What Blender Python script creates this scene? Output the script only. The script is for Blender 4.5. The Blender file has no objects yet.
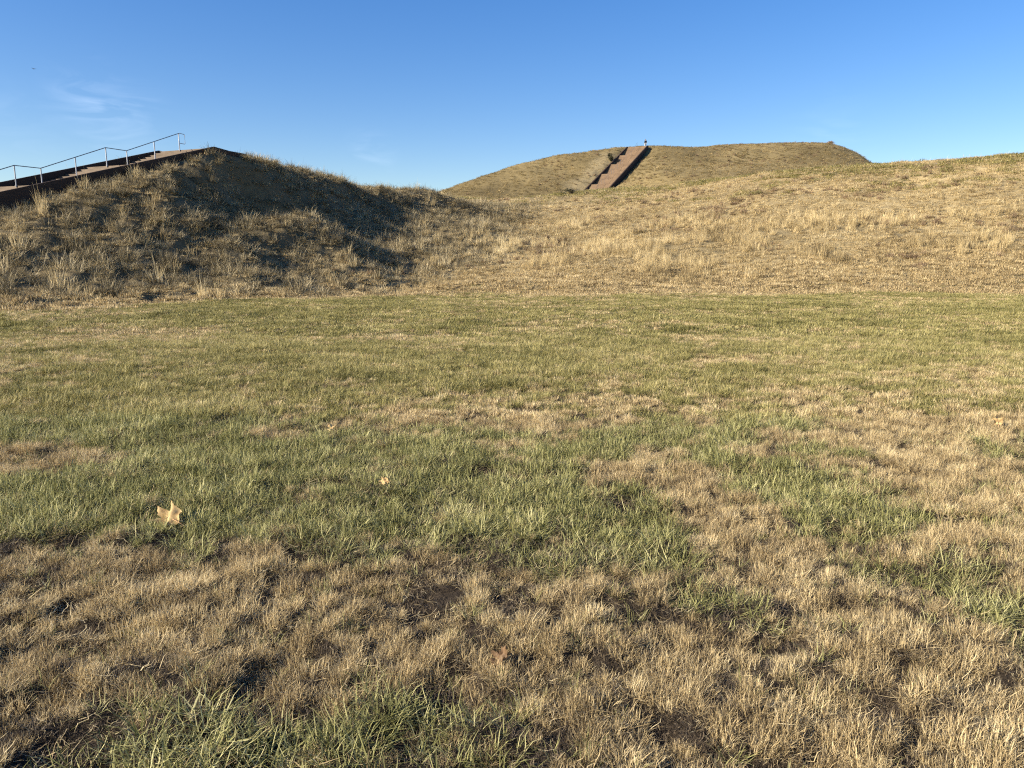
import bpy, bmesh, math, random
import numpy as np
from mathutils import Vector, Matrix

# ------------------------------------------------------------------ basics
scene = bpy.context.scene
COL = scene.collection
rng = np.random.default_rng(7)
random.seed(7)
R = math.radians

EYE = 1.5
F = 739.0
PITCH = math.atan((384 - 258) / F)
CP, SP = math.cos(PITCH), math.sin(PITCH)

def P(px, py, depth):
    """world point seen at a photo pixel when it lies `depth` metres ahead"""
    a = (px - 512) / F
    b = -(py - 384) / F
    y = CP + b * SP
    z = -SP + b * CP
    k = depth / y
    return np.array([a * k, depth, EYE + z * k])

def G(px, py):
    """point of the flat lawn seen at a photo pixel"""
    a = (px - 512) / F
    b = -(py - 384) / F
    y = CP + b * SP
    z = -SP + b * CP
    k = -EYE / z
    return np.array([a * k, y * k])

# ------------------------------------------------------------------ numpy noise
TAB = rng.random((512, 512))
def vnoise(x, y, seed=0):
    x = np.asarray(x, float) + seed * 17.31
    y = np.asarray(y, float) + seed * 9.77
    xi = np.floor(x).astype(int); yi = np.floor(y).astype(int)
    fx = x - xi; fy = y - yi
    fx = fx * fx * (3 - 2 * fx); fy = fy * fy * (3 - 2 * fy)
    x0 = xi & 511; x1 = (xi + 1) & 511; y0 = yi & 511; y1 = (yi + 1) & 511
    return (TAB[x0, y0] * (1 - fx) + TAB[x1, y0] * fx) * (1 - fy) + (TAB[x0, y1] * (1 - fx) + TAB[x1, y1] * fx) * fy

def fbm(x, y, scale, octv=4, seed=0, gain=0.5):
    """about -0.5 .. 0.5"""
    c, s = math.cos(0.6), math.sin(0.6)
    x = np.asarray(x, float) / scale; y = np.asarray(y, float) / scale
    tot = 0; amp = 1; norm = 0
    for o in range(octv):
        tot = tot + amp * (vnoise(x, y, seed + o) - 0.5)
        norm += amp; amp *= gain
        x, y = (c * x - s * y) * 2.03, (s * x + c * y) * 2.03
    return tot / norm * 1.3

def smooth(a, b, v):
    t = np.clip((v - a) / (b - a), 0, 1)
    return t * t * (3 - 2 * t)

# ------------------------------------------------------------------ stair frames
def stair_frame(top_xy, heading):
    u = np.array([math.sin(heading), math.cos(heading)])     # uphill direction
    w = np.array([math.cos(heading), -math.sin(heading)])    # to the right of uphill
    return np.array(top_xy, float), u, w

# near staircase: centre line through the posts of the handrail
T1, U1, W1 = stair_frame(P(180, 151, 44)[:2], R(22))
ZTOP1 = P(180, 151, 44)[2] + 0.05
T1R = T1.copy(); T1 = T1 + .4 * W1
SL1, PER1, RUN1 = 0.29, 4.9, 3.6
HALF1 = 2.0
# far staircase
_a = P(637, 146.6, 180); _b = P(598, 188, 152)
HEAD2 = math.atan2(_a[0] - _b[0], _a[1] - _b[1])
T2, U2, W2 = stair_frame(_a[:2], HEAD2)
ZTOP2 = _a[2]
SL2 = (_a[2] - _b[2]) / math.hypot(_a[0] - _b[0], _a[1] - _b[1])
PER2, RUN2, HALF2 = 7.0, 5.2, 2.3

def S1(s, w): return T1 - U1 * s + W1 * w        # s metres down the stair, w to the right
def S2(s, w): return T2 - U2 * s + W2 * w
def wz1(s):                                       # top of the side walls
    return ZTOP1 + 0.06 - (SL1 - .010) * s if s >= 0 else ZTOP1 + 0.06 + 0.07 * s
def wz2(s):
    return ZTOP2 + 0.10 - SL2 * s if s >= 0 else ZTOP2 + 0.10

# ------------------------------------------------------------------ terrain control points
ctl = []
def c3(x, y, z): ctl.append((x, y, z))
def cp(px, py, d): p = P(px, py, d); ctl.append((p[0], p[1], p[2]))
# flat lawn
for x, y in [(-60, -40), (0, -60), (60, -40), (-12, -8), (12, -8), (-6, 3), (0, 0), (6, 3), (-8, 9), (0, 9), (9, 9), (-11, 16), (0, 17),
             (12, 17), (-13, 22), (-4, 26), (4, 27), (14, 27), (26, 26), (28, 10), (45, 20), (-2, 31), (6, 32), (14, 32), (23, 32), (34, 31), (48, 29)]:
    c3(x, y, 0)
c3(-22, 8, 0); c3(-40, -10, 0); c3(70, 5, 0); c3(90, -60, 0); c3(-90, -60, 0); c3(-60, 10, 0)
# ramp that carries the near staircase: outer face, crest, far side
for s in (0, 3, 6, 9, 12, 16, 20, 24):
    ex = 0.36 + 0.032 * s if s < 14 else 0.85
    p = S1(s, HALF1 + 0.30); zt = wz1(s)
    c3(p[0], p[1], max(zt - ex, 0.05))
    hgt = max(zt - ex, 0)
    run = 8.4 + 0.55 * hgt
    p = S1(s, HALF1 + 0.3 + run * 0.45); c3(p[0], p[1], max(zt - ex, 0) * 0.50)
    p = S1(s, HALF1 + 0.3 + run * 0.78); c3(p[0], p[1], max(zt - ex, 0) * 0.16)
    p = S1(s, HALF1 + 0.3 + run * 1.05); c3(p[0], p[1], 0.0)
    p = S1(s, 0); c3(p[0], p[1], max(zt - 1.3, -0.3))
    p = S1(s, -HALF1 - 0.3); c3(p[0], p[1], max(zt - 1.0, -0.1))
    p = S1(s, -HALF1 - 14); c3(p[0], p[1], 0.0)
for s in (28, 36): 
    for w in (-12, -3, 3, 12): p = S1(s, w); c3(p[0], p[1], 0)
# ramp top past the stair head
for px, py, d in [(242, 156.5, 46.3), (260, 160, 47.6), (300, 168.5, 50.4), (340, 179, 54.5), (380, 186.5, 59.6), (405, 188, 63.5), (430, 189, 67.5), (448, 193.5, 71), (466, 200, 75)]:
    cp(px, py + (3.0 if px < 300 else 5.0), d)
    p = P(px, py, d)
    c3(p[0] - 4.5, p[1] + 3.0, p[2] - 0.55)     # path along the ramp, hidden behind its edge
    c3(p[0] - 9, p[1] + 5.0, p[2] - 1.0)
    c3(p[0] - 26, p[1] + 11, 0.0)
for s_, e_ in ((-1.4, .34), (-2.6, .20)):
    p = S1(s_, HALF1 + .35); c3(p[0], p[1], wz1(s_) - e_)
# steep shaded face of the ramp to the right of the stair head
for px, py, d in [(240, 185, 43.6), (240, 225, 38.6), (240, 262, 33.5), (300, 184, 48.8), (360, 198, 55.3), (410, 200, 62.0), (250, 285, 30.5),
                  (300, 200, 47.2), (300, 235, 42.6), (310, 266, 36.6),
                  (360, 210, 53.2), (360, 240, 45.4), (370, 270, 37.4),
                  (410, 212, 59.5), (415, 235, 51.0), (420, 262, 43.0), (440, 285, 34.0),
                  (450, 212, 65.0), (465, 226, 58.0)]:
    cp(px, py, d)
# gully and long slope of the terrace
for px, py, d in [(490, 222, 67), (512, 205, 82), (512, 230, 66), (512, 258, 48), (512, 280, 36.5), (560, 225, 64), (560, 205, 78), (560, 262, 43),
                  (620, 205, 71), (620, 232, 56), (620, 262, 41), (620, 283, 35), (700, 200, 64), (700, 228, 52), (700, 258, 41.5),
                  (764, 190, 61), (800, 215, 51), (800, 245, 43), (800, 275, 36), (900, 186, 57), (900, 218, 48), (900, 250, 40.5),
                  (1000, 180, 53), (1000, 215, 46), (1000, 250, 39.5), (1100, 180, 50), (1100, 220, 43), (1100, 262, 36)]:
    cp(px, py, d)
# crest of the terrace and its flat top
for px, py, d in [(473, 198.5, 90), (512, 196.5, 90), (552, 194, 89), (582, 190.5, 88), (640, 186.5, 84), (700, 180.5, 79), (764, 171.5, 73), (820, 166.5, 70),
                  (870, 163.8, 67), (915, 161, 65.5), (960, 158, 64), (1024, 154.5, 62), (1120, 150, 60), (1250, 148, 57)]:
    cp(px, py + 2.0, d)
    p = P(px, py, d)
    c3(p[0] + 3, p[1] + 9, p[2] + 0.25)
    c3(p[0] + 7, p[1] + 22, p[2] + 0.3)
c3(-14, 92, 8.8); c3(-26, 96, 9.0); c3(-40, 104, 9.5); c3(-60, 104, 0.0); c3(-40, 88, 0.5); c3(-60, 140, 6)
c3(75, 90, 10.5); c3(100, 75, 9); c3(120, 60, 0); c3(140, 120, 8); c3(80, 60, 9.5); c3(66, 46, 7.5); c3(64, 30, 0); c3(90, 30, 0)
# base of the summit mound, its face and its edge
for x, y, z in [(-46, 138, 10.0), (-30, 136, 10.2), (-10, 133, 10.3), (30, 128, 10.5), (45, 126, 10.5), (65, 128, 10.5), (85, 135, 10.5), (105, 150, 9)]:
    c3(x, y, z)
for s in (0, 4, 10, 16, 22, 28, 34, 40):
    z = wz2(s)
    if z < 10.6: continue
    ex = 1.25 if s < 27 else 0.8
    if s == 0: ex = 0.9
    p = S2(s, HALF2 + 0.5); c3(p[0], p[1], z - ex)
    p = S2(s, 0); c3(p[0], p[1], z - 1.9 if s else z - 0.5)
    p = S2(s, -HALF2 - 0.5); c3(p[0], p[1], z - 0.25)
for px, py, d in [(447, 190, 160), (463, 183, 162.5), (480, 177.5, 165), (500, 171, 169), (520, 164.5, 172), (540, 159.5, 175), (560, 155.2, 178), (580, 152.7, 179), (600, 150.5, 180), (618, 148.6, 180.5),
                  (655, 146, 181), (675, 146.3, 183), (700, 147.3, 185), (720, 145.3, 188), (745, 143.8, 190), (790, 143.6, 190), (826, 145, 190), (838, 148, 188), (850, 152, 186), (861, 157.5, 183), (870, 163, 180), (885, 171, 174), (905, 186, 166)]:
    cp(px, py, d)
    p = P(px, py, d)
    q = np.array([p[0] - 18, 190.0]) if False else None
    c3(p[0] + (p[0] - 32) * 0.10, p[1] + 14, p[2] - (0.2 if 600 < px < 832 else 3.0))
for px, py, d in [(540, 180, 158), (500, 186, 155), (560, 172, 165), (690, 165, 165), (760, 160, 170), (820, 160, 170), (745, 168, 155), (660, 172, 152), (850, 165, 166)]:
    cp(px, py, d)
for x, y, z in [(-60, 190, 4), (-40, 220, 10), (0, 230, 24), (40, 230, 29), (80, 230, 28), (120, 220, 8), (0, 290, 5), (60, 290, 8), (40, 340, 0), (-90, 300, 0), (150, 300, 0),
                (200, 150, 0), (-110, 200, 0), (-110, 90, 0), (200, 0, 0), (-150, 0, 0), (0, -150, 0), (-300, 300, 0), (300, 400, 0), (0, 500, 0), (-300, -300, 0), (300, -300, 0), (300, 120, 0), (-300, 80, 0)]:
    c3(x, y, z)

ctl = np.array(ctl)
# drop near duplicates
keep = []
for i, p in enumerate(ctl):
    if all(math.hypot(p[0] - ctl[j][0], p[1] - ctl[j][1]) > 0.35 for j in keep): keep.append(i)
ctl = ctl[keep]
KC = 1.2
def _phi(d2): return -np.sqrt(d2 + KC * KC)
n = len(ctl)
d2 = (ctl[:, None, 0] - ctl[None, :, 0]) ** 2 + (ctl[:, None, 1] - ctl[None, :, 1]) ** 2
A = np.zeros((n + 3, n + 3))
A[:n, :n] = _phi(d2) - 0.02 * np.eye(n)
A[:n, n] = 1; A[:n, n + 1:] = ctl[:, :2] / 100; A[n, :n] = 1; A[n + 1:, :n] = ctl[:, :2].T / 100
WT = np.linalg.solve(A, np.concatenate([ctl[:, 2], [0, 0, 0]]))

def base_h(x, y):
    x = np.asarray(x, float).ravel(); y = np.asarray(y, float).ravel()
    out = np.empty(len(x))
    for i in range(0, len(x), 20000):
        a = x[i:i + 20000]; b = y[i:i + 20000]
        q = (a[:, None] - ctl[None, :, 0]) ** 2 + (b[:, None] - ctl[None, :, 1]) ** 2
        out[i:i + 20000] = _phi(q) @ WT[:n] + WT[n] + WT[n + 1] * a / 100 + WT[n + 2] * b / 100
    r = np.hypot(x, y)
    out = out * (1 - smooth(280, 420, r))
    # the mown lawn is truly flat
    flat = smooth(0.12, 0.5, out)
    lawn = smooth(-1.5, 1.5, mown(x, y))
    out = out * (1 - lawn * (1 - flat))
    return out

# mown edge of the lawn (world y as a function of x)
_me = [G(-260, 330), G(0, 313), (G(130, 306)), G(260, 300), G(400, 295), G(512, 293.5), G(700, 294), G(860, 293), G(1024, 292.5), G(1300, 292)]
_mx = [p[0] for p in _me]; _my = [p[1] for p in _me]
def mown(x, y):
    """positive on the mown side, metres"""
    return np.interp(x, _mx, _my) + fbm(x, y, 5.0, 4, 40) * 6.0 - y

def in_stairs(x, y, pad=0.0):
    d1 = np.stack([x - T1[0], y - T1[1]], -1); s = -(d1 @ U1); w = d1 @ W1
    a = (np.abs(w) < HALF1 + 0.16 + pad) & (s > -3.2) & (s < 27)
    d = np.stack([x - T2[0], y - T2[1]], -1); s = -(d @ U2); w = d @ W2
    b = (np.abs(w) < HALF2 + 0.25 + pad) & (s > -1.0) & (s < 44)
    return a | b

def height(x, y):
    x = np.asarray(x, float); y = np.asarray(y, float); sh = x.shape
    xf = x.ravel(); yf = y.ravel()
    h = base_h(xf, yf)
    m = mown(xf, yf)
    lawn = smooth(-1.0, 1.0, m)
    r = np.hypot(xf, yf)
    fine = np.exp(-(r / 9.0) ** 2)
    h = h + lawn * (fbm(xf, yf, 0.9, 3, 3) * 0.035 + fbm(xf, yf, 4.5, 3, 5) * 0.09 + fine * fbm(xf, yf, 0.17, 3, 11) * 0.085)
    # rough, tussocky slopes
    ramp = ramp_mask(xf, yf)
    st = in_stairs(xf, yf, 0.5)
    k = (1 - lawn) * np.where(st, 0.1, 1.0) * smooth(0, 3, -m + 1)
    tus = np.maximum(vnoise(xf / 0.85, yf / 0.85, 21), vnoise(xf / 0.55 + 9, yf / 0.55, 22)) - 0.6
    h = h + k * (0.28 + 0.55 * ramp) * (tus + .08) * 0.7 + k * (fbm(xf, yf, 5, 3, 23) * (0.42 - 0.22 * ramp))
    # keep the soil below the wall tops of the near stairs
    dd = np.stack([xf - T1[0], yf - T1[1]], -1); ss = -(dd @ U1); ww = np.abs(dd @ W1)
    top = ZTOP1 + .06 - (SL1 - .010) * np.maximum(ss, 0) + .07 * np.minimum(ss, 0)
    nearw = (ss > -2.9) & (ss < 26) & (ww < HALF1 + 1.6)
    h = np.where(nearw, np.minimum(h, top - .26 - .12 * np.clip(ww - HALF1, 0, 2)), h)
    return h.reshape(sh)

def ramp_mask(x, y):
    d = np.stack([x - T1[0], y - T1[1]], -1); s = -(d @ U1); w = d @ W1
    hi = 15 - np.clip(-s - 8, 0, 50) * 0.26
    return smooth(-3, 0, w + 6) * (1 - smooth(hi - 5, hi + 3, w)) * (1 - smooth(38, 46, -s))

# lawn patches: (px, py, half width px, half height px, weight); + is dormant straw, - is green
PATCH = [(250, 622, 330, 66, 1.0), (800, 640, 270, 130, 1.0), (90, 650, 180, 80, .8), (715, 505, 66, 38, 1.2), (640, 470, 62, 18, 1.1), (950, 470, 110, 60, .9),
         (860, 400, 170, 28, .55), (70, 459, 82, 10, 1.6), (470, 420, 130, 12, .7), (110, 335, 150, 10, .7), (60, 318, 90, 6, .9), (200, 455, 130, 16, -.9), (30, 440, 60, 9, -.8), (700, 340, 120, 6, .5), (880, 330, 90, 5, .4), (500, 345, 60, 5, .5), (600, 405, 90, 12, .5), (390, 338, 60, 5, .8), (640, 325, 60, 4, .7),
         (520, 610, 120, 40, .8), (560, 420, 60, 8, .6), (780, 460, 60, 14, .6),
         (300, 492, 320, 52, -1.1), (570, 528, 125, 44, -1.5), (430, 740, 150, 34, -1.2), (1000, 612, 52, 52, -1.6), (835, 505, 100, 30, -1.2), (90, 518, 120, 26, -1.2),
         (20, 622, 50, 22, -1.1), (720, 604, 52, 18, -1.1), (890, 574, 36, 13, -1.3), (655, 438, 30, 9, -1.4), (300, 375, 330, 30, -.55), (130, 764, 160, 14, -.5), (650, 540, 60, 30, -.6),
         (900, 345, 200, 15, -.3), (90, 425, 170, 22, -1.0), (60, 488, 120, 14, -.8), (800, 380, 160, 14, -.35), (560, 360, 200, 20, -.4), (200, 425, 130, 16, -.5), (690, 745, 40, 14, -.5)]
def dryness(x, y):
    v = 0.02 + fbm(x, y, 1.5, 4, 31) * 1.3 + fbm(x, y, 0.30, 3, 33) * 1.5
    far = smooth(7, 16, y)
    v = v * (1 - 0.45 * far) + far * (fbm(x, y, 6.5, 3, 35) * 0.9 - 0.62)
    for px, py, hw, hh, wt in PATCH:
        c = G(px, py)
        rx = abs(G(px + hw, py)[0] - c[0]); ry = abs(G(px, py - hh)[1] - G(px, py + hh)[1]) / 2
        q = ((x - c[0]) / rx) ** 2 + ((y - c[1]) / ry) ** 2
        v = v + wt * np.exp(-q ** 1.5) * 0.75
    mm = np.clip(mown(x, y), 0, 50)
    v = v + 1.1 * np.exp(-mm / 1.6) + 2.6 * np.exp(-mm / 6.5) * np.clip(fbm(x, y, 3.5, 4, 42) + .12, 0, 1)
    nr = 1 - smooth(5.5, 9, y)
    return (0.15 - .09 * nr) + (0.74 + .16 * nr) / (1 + np.exp(-(v + .02) * (4.0 + 3.0 * nr)))

# ------------------------------------------------------------------ tagging
def tag(o, label=None, cat=None, group=None, kind=None):
    if label: o['label'] = label
    if cat: o['category'] = cat
    if group: o['group'] = group
    if kind: o['kind'] = kind
    return o
def empty(name, loc, rz=0.0):
    o = bpy.data.objects.new(name, None); COL.objects.link(o); o.location = loc; o.rotation_euler = (0, 0, rz); o.empty_display_size = 0.3
    return o
def link(name, me, mat=None, parent=None):
    o = bpy.data.objects.new(name, me); COL.objects.link(o)
    if mat: me.materials.append(mat)
    if parent: o.parent = parent
    return o
def bmobj(name, bm, mat, parent=None, smooth_=False):
    me = bpy.data.meshes.new(name); bmesh.ops.recalc_face_normals(bm, faces=bm.faces); bm.to_mesh(me); bm.free()
    if smooth_: me.shade_smooth()
    return link(name, me, mat, parent)

# ------------------------------------------------------------------ materials
def new_mat(name):
    m = bpy.data.materials.new(name); m.use_nodes = True
    nt = m.node_tree; nt.nodes.clear()
    out = nt.nodes.new('ShaderNodeOutputMaterial')
    return m, nt, out
def nd(nt, t, **kw):
    x = nt.nodes.new(t)
    for k, v in kw.items(): setattr(x, k, v)
    return x
def ramp_node(nt, stops):
    r = nd(nt, 'ShaderNodeValToRGB'); e = r.color_ramp.elements
    while len(e) > 1: e.remove(e[-1])
    e[0].position = stops[0][0]; e[0].color = (*stops[0][1], 1)
    for p, c in stops[1:]:
        q = e.new(p); q.color = (*c, 1)
    return r
def mathn(nt, op, a, b=None):
    m = nd(nt, 'ShaderNodeMath', operation=op)
    for i, v in enumerate((a, b)):
        if v is None: continue
        if isinstance(v, (int, float)): m.inputs[i].default_value = v
        else: nt.links.new(v, m.inputs[i])
    return m.outputs[0]
def noise(nt, vec, scale, detail=4, rough=0.6):
    x = nd(nt, 'ShaderNodeTexNoise'); x.inputs['Scale'].default_value = scale; x.inputs['Detail'].default_value = detail; x.inputs['Roughness'].default_value = rough
    nt.links.new(vec, x.inputs['Vector']); return x.outputs[0]

def grass_mat(name, stops, big=(0.25, 0.3), amt=(0.45, 0.3, 0.35), transl=0.28, offs=0.0):
    """colour picked per blade, per tuft and by slow drift over the land"""
    m, nt, out = new_mat(name)
    at = nd(nt, 'ShaderNodeAttribute', attribute_name='brnd')
    oi = nd(nt, 'ShaderNodeObjectInfo')
    ge = nd(nt, 'ShaderNodeNewGeometry')
    n1 = noise(nt, ge.outputs['Position'], big[0], 3, 0.6)
    v = mathn(nt, 'ADD', mathn(nt, 'MULTIPLY', at.outputs['Fac'], amt[0]), mathn(nt, 'MULTIPLY', oi.outputs['Random'], amt[1]))
    n1 = mathn(nt, 'MULTIPLY', mathn(nt, 'SUBTRACT', n1, 0.5), amt[2] * 3.2)
    v = mathn(nt, 'ADD', mathn(nt, 'ADD', v, n1), 0.5 - (amt[0] + amt[1]) / 2 + offs)
    rp = ramp_node(nt, stops); nt.links.new(v, rp.inputs[0])
    b = nd(nt, 'ShaderNodeBsdfPrincipled'); b.inputs['Roughness'].default_value = 0.62; b.inputs['Specular IOR Level'].default_value = 0.25
    t = nd(nt, 'ShaderNodeBsdfTranslucent')
    mx = nd(nt, 'ShaderNodeMixShader'); mx.inputs[0].default_value = transl
    nt.links.new(rp.outputs[0], b.inputs['Base Color']); nt.links.new(rp.outputs[0], t.inputs['Color'])
    nt.links.new(b.outputs[0], mx.inputs[1]); nt.links.new(t.outputs[0], mx.inputs[2]); nt.links.new(mx.outputs[0], out.inputs['Surface'])
    return m

M_DRY = grass_mat('straw_lawn_grass', [(0.0, (.09, .064, .036)), (.28, (.31, .23, .115)), (.6, (.56, .435, .225)), (1, (.82, .69, .415))], (2.2, .3), (.75, .35, .30))
M_GREEN = grass_mat('green_lawn_grass', [(0.0, (.05, .05, .018)), (.30, (.17, .17, .055)), (.65, (.33, .315, .12)), (1, (.60, .55, .28))], (1.6, .3), (.7, .35, .30), .3)
M_OLIVE = grass_mat('olive_lawn_grass', [(0.0, (.08, .085, .03)), (.35, (.22, .198, .066)), (.7, (.37, .325, .125)), (1, (.60, .51, .26))], (.5, .3), (.6, .35, .35), .3)
M_MEADOW = grass_mat('dry_meadow_grass', [(0.0, (.08, .058, .032)), (.2, (.24, .18, .088)), (.48, (.49, .38, .19)), (.75, (.66, .53, .285)), (1, (.80, .68, .42))], (.22, .3), (.55, .45, .42))
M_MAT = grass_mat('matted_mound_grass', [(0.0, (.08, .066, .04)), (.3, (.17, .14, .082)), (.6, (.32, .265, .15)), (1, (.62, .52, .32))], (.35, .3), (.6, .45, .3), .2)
M_FAR = grass_mat('far_mound_grass', [(0.0, (.09, .075, .032)), (.3, (.20, .155, .066)), (.6, (.34, .26, .12)), (1, (.53, .41, .21))], (.12, .3), (.4, .5, .5))

def soil_mat(name):
    m, nt, out = new_mat(name)
    at = nd(nt, 'ShaderNodeAttribute', attribute_name='cover')
    ge = nd(nt, 'ShaderNodeNewGeometry')
    n1 = noise(nt, ge.outputs['Position'], 9.0, 6, 0.7)
    n2 = noise(nt, ge.outputs['Position'], 1.3, 5, 0.65)
    mx = nd(nt, 'ShaderNodeMix', data_type='RGBA', blend_type='MULTIPLY'); mx.inputs[0].default_value = 1
    r = ramp_node(nt, [(0.25, (.35, .35, .35)), (.5, (.85, .85, .85)), (.75, (1.3, 1.27, 1.2))])
    s = mathn(nt, 'ADD', mathn(nt, 'MULTIPLY', n1, .55), mathn(nt, 'MULTIPLY', n2, .45))
    nt.links.new(s, r.inputs[0])
    nt.links.new(at.outputs['Color'], mx.inputs[6]); nt.links.new(r.outputs[0], mx.inputs[7])
    b = nd(nt, 'ShaderNodeBsdfPrincipled'); b.inputs['Roughness'].default_value = 0.95; b.inputs['Specular IOR Level'].default_value = 0.1
    nt.links.new(mx.outputs[2], b.inputs['Base Color'])
    bp = nd(nt, 'ShaderNodeBump'); bp.inputs['Strength'].default_value = 0.9; bp.inputs['Distance'].default_value = 0.06
    nt.links.new(n1, bp.inputs['Height']); nt.links.new(bp.outputs[0], b.inputs['Normal'])
    nt.links.new(b.outputs[0], out.inputs['Surface'])
    return m
M_SOIL = soil_mat('thatch_and_soil')

def simple_mat(name, c1, c2, scale=6, rough=.8, metal=0, bump=.3, spec=.3, stretch=(1, 1, 1), transl=0):
    m, nt, out = new_mat(name)
    tc = nd(nt, 'ShaderNodeTexCoord'); mp = nd(nt, 'ShaderNodeMapping'); mp.inputs['Scale'].default_value = stretch
    nt.links.new(tc.outputs['Object'], mp.inputs[0])
    n1 = noise(nt, mp.outputs[0], scale, 6, .65)
    r = ramp_node(nt, [(.3, c1), (.7, c2)]); nt.links.new(n1, r.inputs[0])
    b = nd(nt, 'ShaderNodeBsdfPrincipled'); b.inputs['Roughness'].default_value = rough; b.inputs['Metallic'].default_value = metal; b.inputs['Specular IOR Level'].default_value = spec
    nt.links.new(r.outputs[0], b.inputs['Base Color'])
    if bump:
        bp = nd(nt, 'ShaderNodeBump'); bp.inputs['Strength'].default_value = bump; bp.inputs['Distance'].default_value = 0.01
        nt.links.new(n1, bp.inputs['Height']); nt.links.new(bp.outputs[0], b.inputs['Normal'])
    if transl:
        t = nd(nt, 'ShaderNodeBsdfTranslucent'); mx = nd(nt, 'ShaderNodeMixShader'); mx.inputs[0].default_value = transl
        nt.links.new(r.outputs[0], t.inputs[0]); nt.links.new(b.outputs[0], mx.inputs[1]); nt.links.new(t.outputs[0], mx.inputs[2]); nt.links.new(mx.outputs[0], out.inputs[0])
    else: nt.links.new(b.outputs[0], out.inputs[0])
    return m

M_TREAD = simple_mat('weathered_tan_concrete', (.10, .078, .057), (.17, .13, .095), 1.5, .9)
M_TREAD2 = simple_mat('reddish_brown_concrete', (.12, .08, .05), (.20, .138, .085), .8, .9)
M_WALL = simple_mat('dark_brown_timber', (.028, .018, .013), (.06, .038, .026), 2.5, .85, stretch=(6, 1, 6))
M_STEEL = simple_mat('galvanised_post', (.26, .27, .29), (.36, .37, .40), 5, .45, .3, .1)
M_RAIL = simple_mat('grey_metal_rail', (.10, .11, .13), (.16, .17, .19), 5, .4, .6, .1)

# ------------------------------------------------------------------ terrain sheet (fine towards the mounds, out to the horizon)
def build_terrain():
    ang_f = np.arange(-46, 46.001, 0.125)
    ang = np.concatenate([ang_f, np.arange(48, 313.9, 3.0)])
    rad = [0.0, 0.02, 0.12]
    r = 0.35
    while r < 14: rad.append(r); r *= 1.0115
    while r < 32: rad.append(r); r += 0.17
    while r < 100: rad.append(r); r += 0.30
    while r < 215: rad.append(r); r += 0.8
    while r < 450: rad.append(r); r *= 1.03
    while r < 9000: rad.append(r); r *= 1.25
    rad = np.array(rad[1:])
    na, nr = len(ang), len(rad)
    AA, RR = np.meshgrid(np.radians(ang), rad)
    X = (RR * np.sin(AA)).ravel(); Y = (RR * np.cos(AA)).ravel()
    Z = height(X, Y)
    # sink the ground under the two flights
    V = np.stack([X, Y, Z], -1)
    i = np.arange(nr - 1)[:, None] * na; j = np.arange(na)[None, :]
    jn = (j + 1) % na
    a = i + j; b = i + jn; c = i + na + jn; d = i + na + j
    Fq = np.stack([a, d, c, b], -1).reshape(-1, 4)
    # colour of the litter between the blades
    dr = dryness(X, Y); m = mown(X, Y)
    lawn = smooth(-0.6, 0.6, m)[:, None]; rr = np.hypot(X, Y)
    farl = smooth(5, 14, rr)[:, None]
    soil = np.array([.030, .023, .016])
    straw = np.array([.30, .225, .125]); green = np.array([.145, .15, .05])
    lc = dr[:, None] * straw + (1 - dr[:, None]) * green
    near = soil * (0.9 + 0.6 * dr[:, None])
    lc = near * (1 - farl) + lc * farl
    mead = np.array([.29, .228, .12]) * (1 + fbm(X, Y, 6, 4, 50)[:, None] * 0.9)
    mead = mead * (1 - 0.25 * smooth(.1, .5, fbm(X, Y, 14, 3, 52))[:, None])
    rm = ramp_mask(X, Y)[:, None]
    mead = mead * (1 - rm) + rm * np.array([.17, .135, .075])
    top = smooth(105, 130, Y)[:, None]
    mead = mead * (1 - top) + top * np.array([.22, .17, .08]) * (1 + fbm(X, Y, 12, 4, 54)[:, None] * 0.9)
    dq = np.stack([X - T2[0], Y - T2[1]], -1); sq = -(dq @ U2); wq = dq @ W2
    worn = smooth(-7.5, -5.0, wq + fbm(X, Y, 3, 3, 80) * 3) * (1 - smooth(-3.2, -2.6, wq)) * smooth(2, 12, sq) * (1 - smooth(36, 42, sq))
    mead = mead * (1 - worn[:, None]) + worn[:, None] * np.array([.31, .245, .13])
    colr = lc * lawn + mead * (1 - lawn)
    # region of each cell
    cx = X[Fq].mean(1); cy = Y[Fq].mean(1); cz = Z[Fq].mean(1); cm = mown(cx, cy)
    reg = np.zeros(len(Fq), int)
    off = (cm < 0) & (np.hypot(cx, cy) < 330) & (cx > -85) & (cx < 125) & (cy > 12)
    off &= (base_h(cx, cy) > 0.12)
    reg[off] = 2
    reg[off & (ramp_mask(cx, cy) > 0.5)] = 1
    reg[off & (cy > 105)] = 3
    names = {0: ('ground', 'mown lawn and level ground around the mounds'), 1: ('hill', 'rough ramp mound at the left carrying the railed stairs'),
             2: ('hill', 'long straw coloured slope and level terrace at the right'), 3: ('hill', 'high flat topped summit mound in the distance')}
    for k, (nm, lb) in names.items():
        f = Fq[reg == k]
        used, inv = np.unique(f, return_inverse=True)
        me = bpy.data.meshes.new(nm); vv = V[used]; ff = inv.reshape(-1, 4)
        me.vertices.add(len(vv)); me.vertices.foreach_set('co', vv.ravel())
        me.loops.add(ff.size); me.loops.foreach_set('vertex_index', ff.ravel().astype(np.int32))
        me.polygons.add(len(ff)); me.polygons.foreach_set('loop_start', (np.arange(len(ff)) * 4).astype(np.int32))
        me.update(calc_edges=True)
        ca = me.color_attributes.new('cover', 'FLOAT_COLOR', 'POINT')
        ca.data.foreach_set('color', np.concatenate([np.clip(colr[used], 0, 1), np.ones((len(vv), 1))], 1).ravel().astype(np.float32))
        me.shade_smooth()
        if k == 0:                                    # close the hole at the observer's feet
            pass
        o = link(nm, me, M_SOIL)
        tag(o, lb, {0: 'ground'}.get(k, 'hill'), kind='structure')
        o.select_set(False)
build_terrain()

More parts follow.
